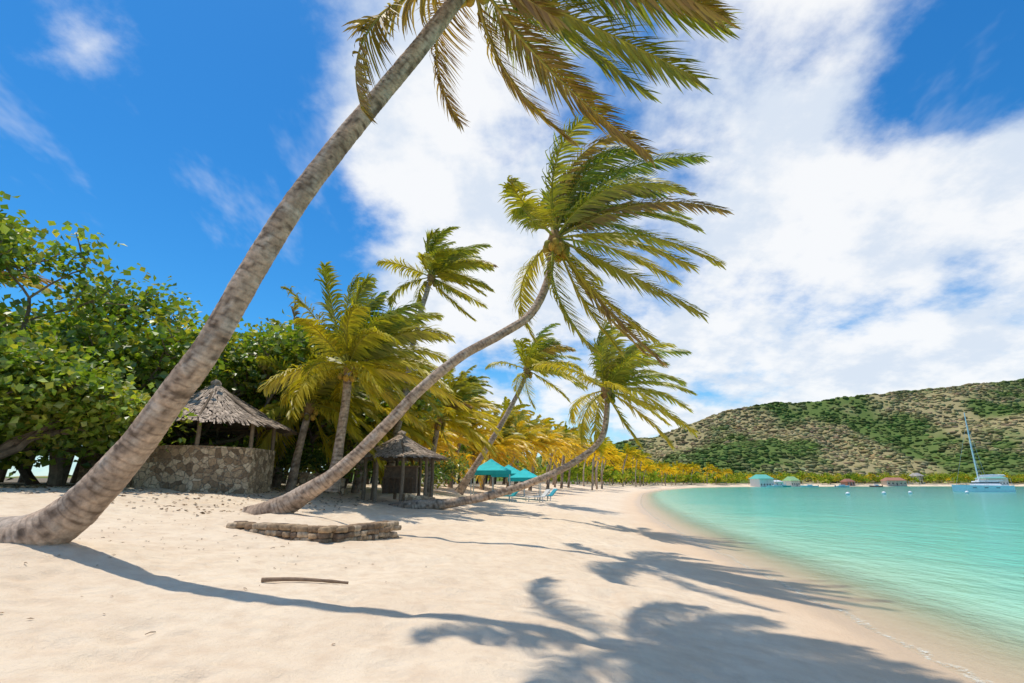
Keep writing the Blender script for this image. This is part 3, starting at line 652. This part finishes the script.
def motorboat(x,y,rot,Ln,col,can):
    e=empty('motorboat');mb=MB();hull(mb,-Ln/2,Ln/2,0,Ln*.32,-.2,.8,col);box(mb,(-.3,0,1.2),(Ln*.3,Ln*.22,.8),(.78,.78,.76),0,0,.8);mb.obj('hull_and_cabin',[M_paint],False,e);mb=MB()
    for a in(-1,1):
        for b_ in(-1,1):tube(mb,A([[-.6+a*Ln*.16,b_*Ln*.12,.8],[-.6+a*Ln*.16,b_*Ln*.12,2.4]]),[.03,.03],5,(.6,.6,.6))
    box(mb,(-.6,0,2.45),(Ln*.4,Ln*.28,.1),can);mb.obj('canopy',[M_cloth],False,e);mb=MB();box(mb,(-Ln/2-.2,0,.7),(.4,.4,1.0),(.05,.05,.05));mb.obj('outboard_engine',[M_paint],False,e)
    e.location=(x,y,0);e.rotation_euler=(0,0,rot)
for q in((205,330,.2,10,(.8,.8,.78),(.1,.4,.4)),(190,340,2.9,10,(.8,.8,.78),(.75,.75,.7)),(173,338,.1,9,(.1,.45,.4),(.75,.75,.7)),(163,330,3.0,9,(.8,.8,.78),(.1,.3,.5)),(236,345,3.1,8,(.75,.2,.15),(.8,.8,.8)),(330,338,.3,9,(.8,.8,.78),(.1,.2,.45)),(268,310,3.2,7,(.8,.8,.78),(.8,.8,.8)),(186,186,3.3,9,(.8,.8,.78),(.05,.35,.38)),(196,198,3.0,9,(.8,.8,.78),(.75,.75,.75))):motorboat(*q)
def buoy(x,y):
    mb=MB();blob(mb,(x,y,.22),(.38,.38,.38),(.8,.8,.8),0,3,0);tube(mb,A([[x,y,.5],[x,y,.85]]),[.05,.03],6,(.3,.3,.3));mb.obj('mooring_buoy',[M_paint],True)
for q in((66,105),(78,112),(88,118),(125,128),(104,122)):buoy(*q)
e=empty('wooden_pier');mb=MB();box(mb,(240,203,1.3),(60,3,.25),(.3,.24,.18))
for k in range(16):
    for s in(-1,1):tube(mb,A([[211+k*3.9,203+s*1.3,-2],[211+k*3.9,203+s*1.3,1.5]]),[.16,.16],6,(.2,.15,.11))
mb.obj('deck_and_piles',[M_wood],False,e)
house('pier_shelter',216,205,12,6,3.0,(.75,.75,.72),(.05,.42,.40),0,1.45)
# ------------------------------------------------------------ camera, light, sky
cam=bpy.data.cameras.new('camera');cam.lens=18;cam.sensor_width=36;cam.clip_end=20000;cam.clip_start=.05
co_=bpy.data.objects.new('camera',cam);scene.collection.objects.link(co_);co_.location=(0,0,2.2);co_.rotation_euler=(math.pi/2+math.atan(142/512),0,0);scene.camera=co_
sl=bpy.data.lights.new('sun','SUN');sl.energy=3.6;sl.angle=math.radians(.8);sl.color=(1,.93,.82)
so=bpy.data.objects.new('sun',sl);scene.collection.objects.link(so);so.rotation_euler=Vector(SUN).to_track_quat('Z','Y').to_euler();so.location=(0,0,50)
w=bpy.data.worlds.new('World');scene.world=w;w.use_nodes=True;nt=w.node_tree;bg=nt.nodes['Background']
sky=N(nt,'ShaderNodeTexSky',sky_type='NISHITA');sky.sun_disc=False;sky.sun_elevation=math.asin(SUN[2]);sky.sun_rotation=math.atan2(SUN[0],SUN[1]);sky.air_density=1.0;sky.dust_density=.3;sky.ozone_density=2.5
tc=N(nt,'ShaderNodeTexCoord');dv=N(nt,'ShaderNodeVectorMath',operation='NORMALIZE');L(nt,tc.outputs['Generated'],dv.inputs[0])
sx=N(nt,'ShaderNodeSeparateXYZ');L(nt,dv.outputs[0],sx.inputs[0])
zz=mathn(nt,'ADD',mathn(nt,'MAXIMUM',sx.outputs[2],0),.35)
cmb=N(nt,'ShaderNodeCombineXYZ');L(nt,mathn(nt,'DIVIDE',sx.outputs[0],zz),cmb.inputs[0]);L(nt,mathn(nt,'DIVIDE',sx.outputs[1],zz),cmb.inputs[1])
pv=cmb.outputs[0]
def noise2(vec,scale,detail,rough):
    n=N(nt,'ShaderNodeTexNoise',noise_dimensions='2D');n.inputs['Scale'].default_value=scale;n.inputs['Detail'].default_value=detail;n.inputs['Roughness'].default_value=rough
    L(nt,vec,n.inputs['Vector']);return n.outputs['Fac']
nz1=noise2(pv,2.1,9,.58)
BL=[((-.06,.849,.682),.42,.34),((-.355,.817,.797),.26,.22),((.367,.817,.797),.42,.34),((.70,.80,.95),.28,.30),((.25,.915,.441),.45,.30),((.66,.926,.402),.36,.36),((.95,.90,.44),.34,.32),((.41,.978,.213),.45,.28),((-.30,.90,.496),.24,.22),((.95,.96,.27),.35,.30),((-.14,.957,.29),.28,.16),((-.80,.81,.86),.14,.42),((-.93,.87,.60),.09,.44),
 ((-.80,.86,.60),.50,-.38),((-.72,.90,.40),.40,-.28),((.93,.84,.74),.20,-.50),((.76,.85,.69),.14,-.42),((.60,.86,.63),.12,-.36),((.47,.89,.56),.10,-.30),((-.5,.85,.62),.15,-.22)]
acc=None
for d,r,wt in BL:
    d=A(d);d=d/np.linalg.norm(d);vd=N(nt,'ShaderNodeVectorMath',operation='DISTANCE');L(nt,dv.outputs[0],vd.inputs[0]);vd.inputs[1].default_value=tuple(d)
    q=mapr(nt,vd.outputs['Value'],0,r*1.25,wt,0,True);acc=q if acc is None else mathn(nt,'ADD',acc,q)
fld=mathn(nt,'MULTIPLY',mathn(nt,'SUBTRACT',nz1,.49),1.7)
acc=mathn(nt,'MINIMUM',acc,.42)
fld=mathn(nt,'ADD',fld,acc)
den=mapr(nt,fld,-.02,.40,0,1,True)
mpc=N(nt,'ShaderNodeMapping');mpc.inputs['Scale'].default_value=(3.2,1.6,1);mpc.inputs['Rotation'].default_value=(0,0,-.6);L(nt,pv,mpc.inputs[0])
cir=mapr(nt,noise2(mpc.outputs[0],1.5,5,.62),.54,.80,0,.3,True)
hz=mapr(nt,sx.outputs[2],0,.25,.6,0,True)
den2=mathn(nt,'MAXIMUM',mathn(nt,'MAXIMUM',den,cir),hz)
shade=mapr(nt,noise2(pv,3.6,6,.6),.38,.60,0,1,True)
ccol=mixc(nt,shade,(7.7,8.5,9.6),(10.2,10.3,10.4))
hs=N(nt,'ShaderNodeHueSaturation');hs.inputs['Saturation'].default_value=1.3;hs.inputs['Value'].default_value=1.4;L(nt,sky.outputs[0],hs.inputs['Color'])
skc=mixc(nt,1.0,hs.outputs[0],(.50,1.05,1.2),'MULTIPLY')
fin=mixc(nt,mathn(nt,'MULTIPLY',den2,.95),skc,ccol)
L(nt,fin,bg.inputs[0]);bg.inputs[1].default_value=.096
scene.view_settings.view_transform='Standard';scene.view_settings.look='None';scene.view_settings.exposure=0
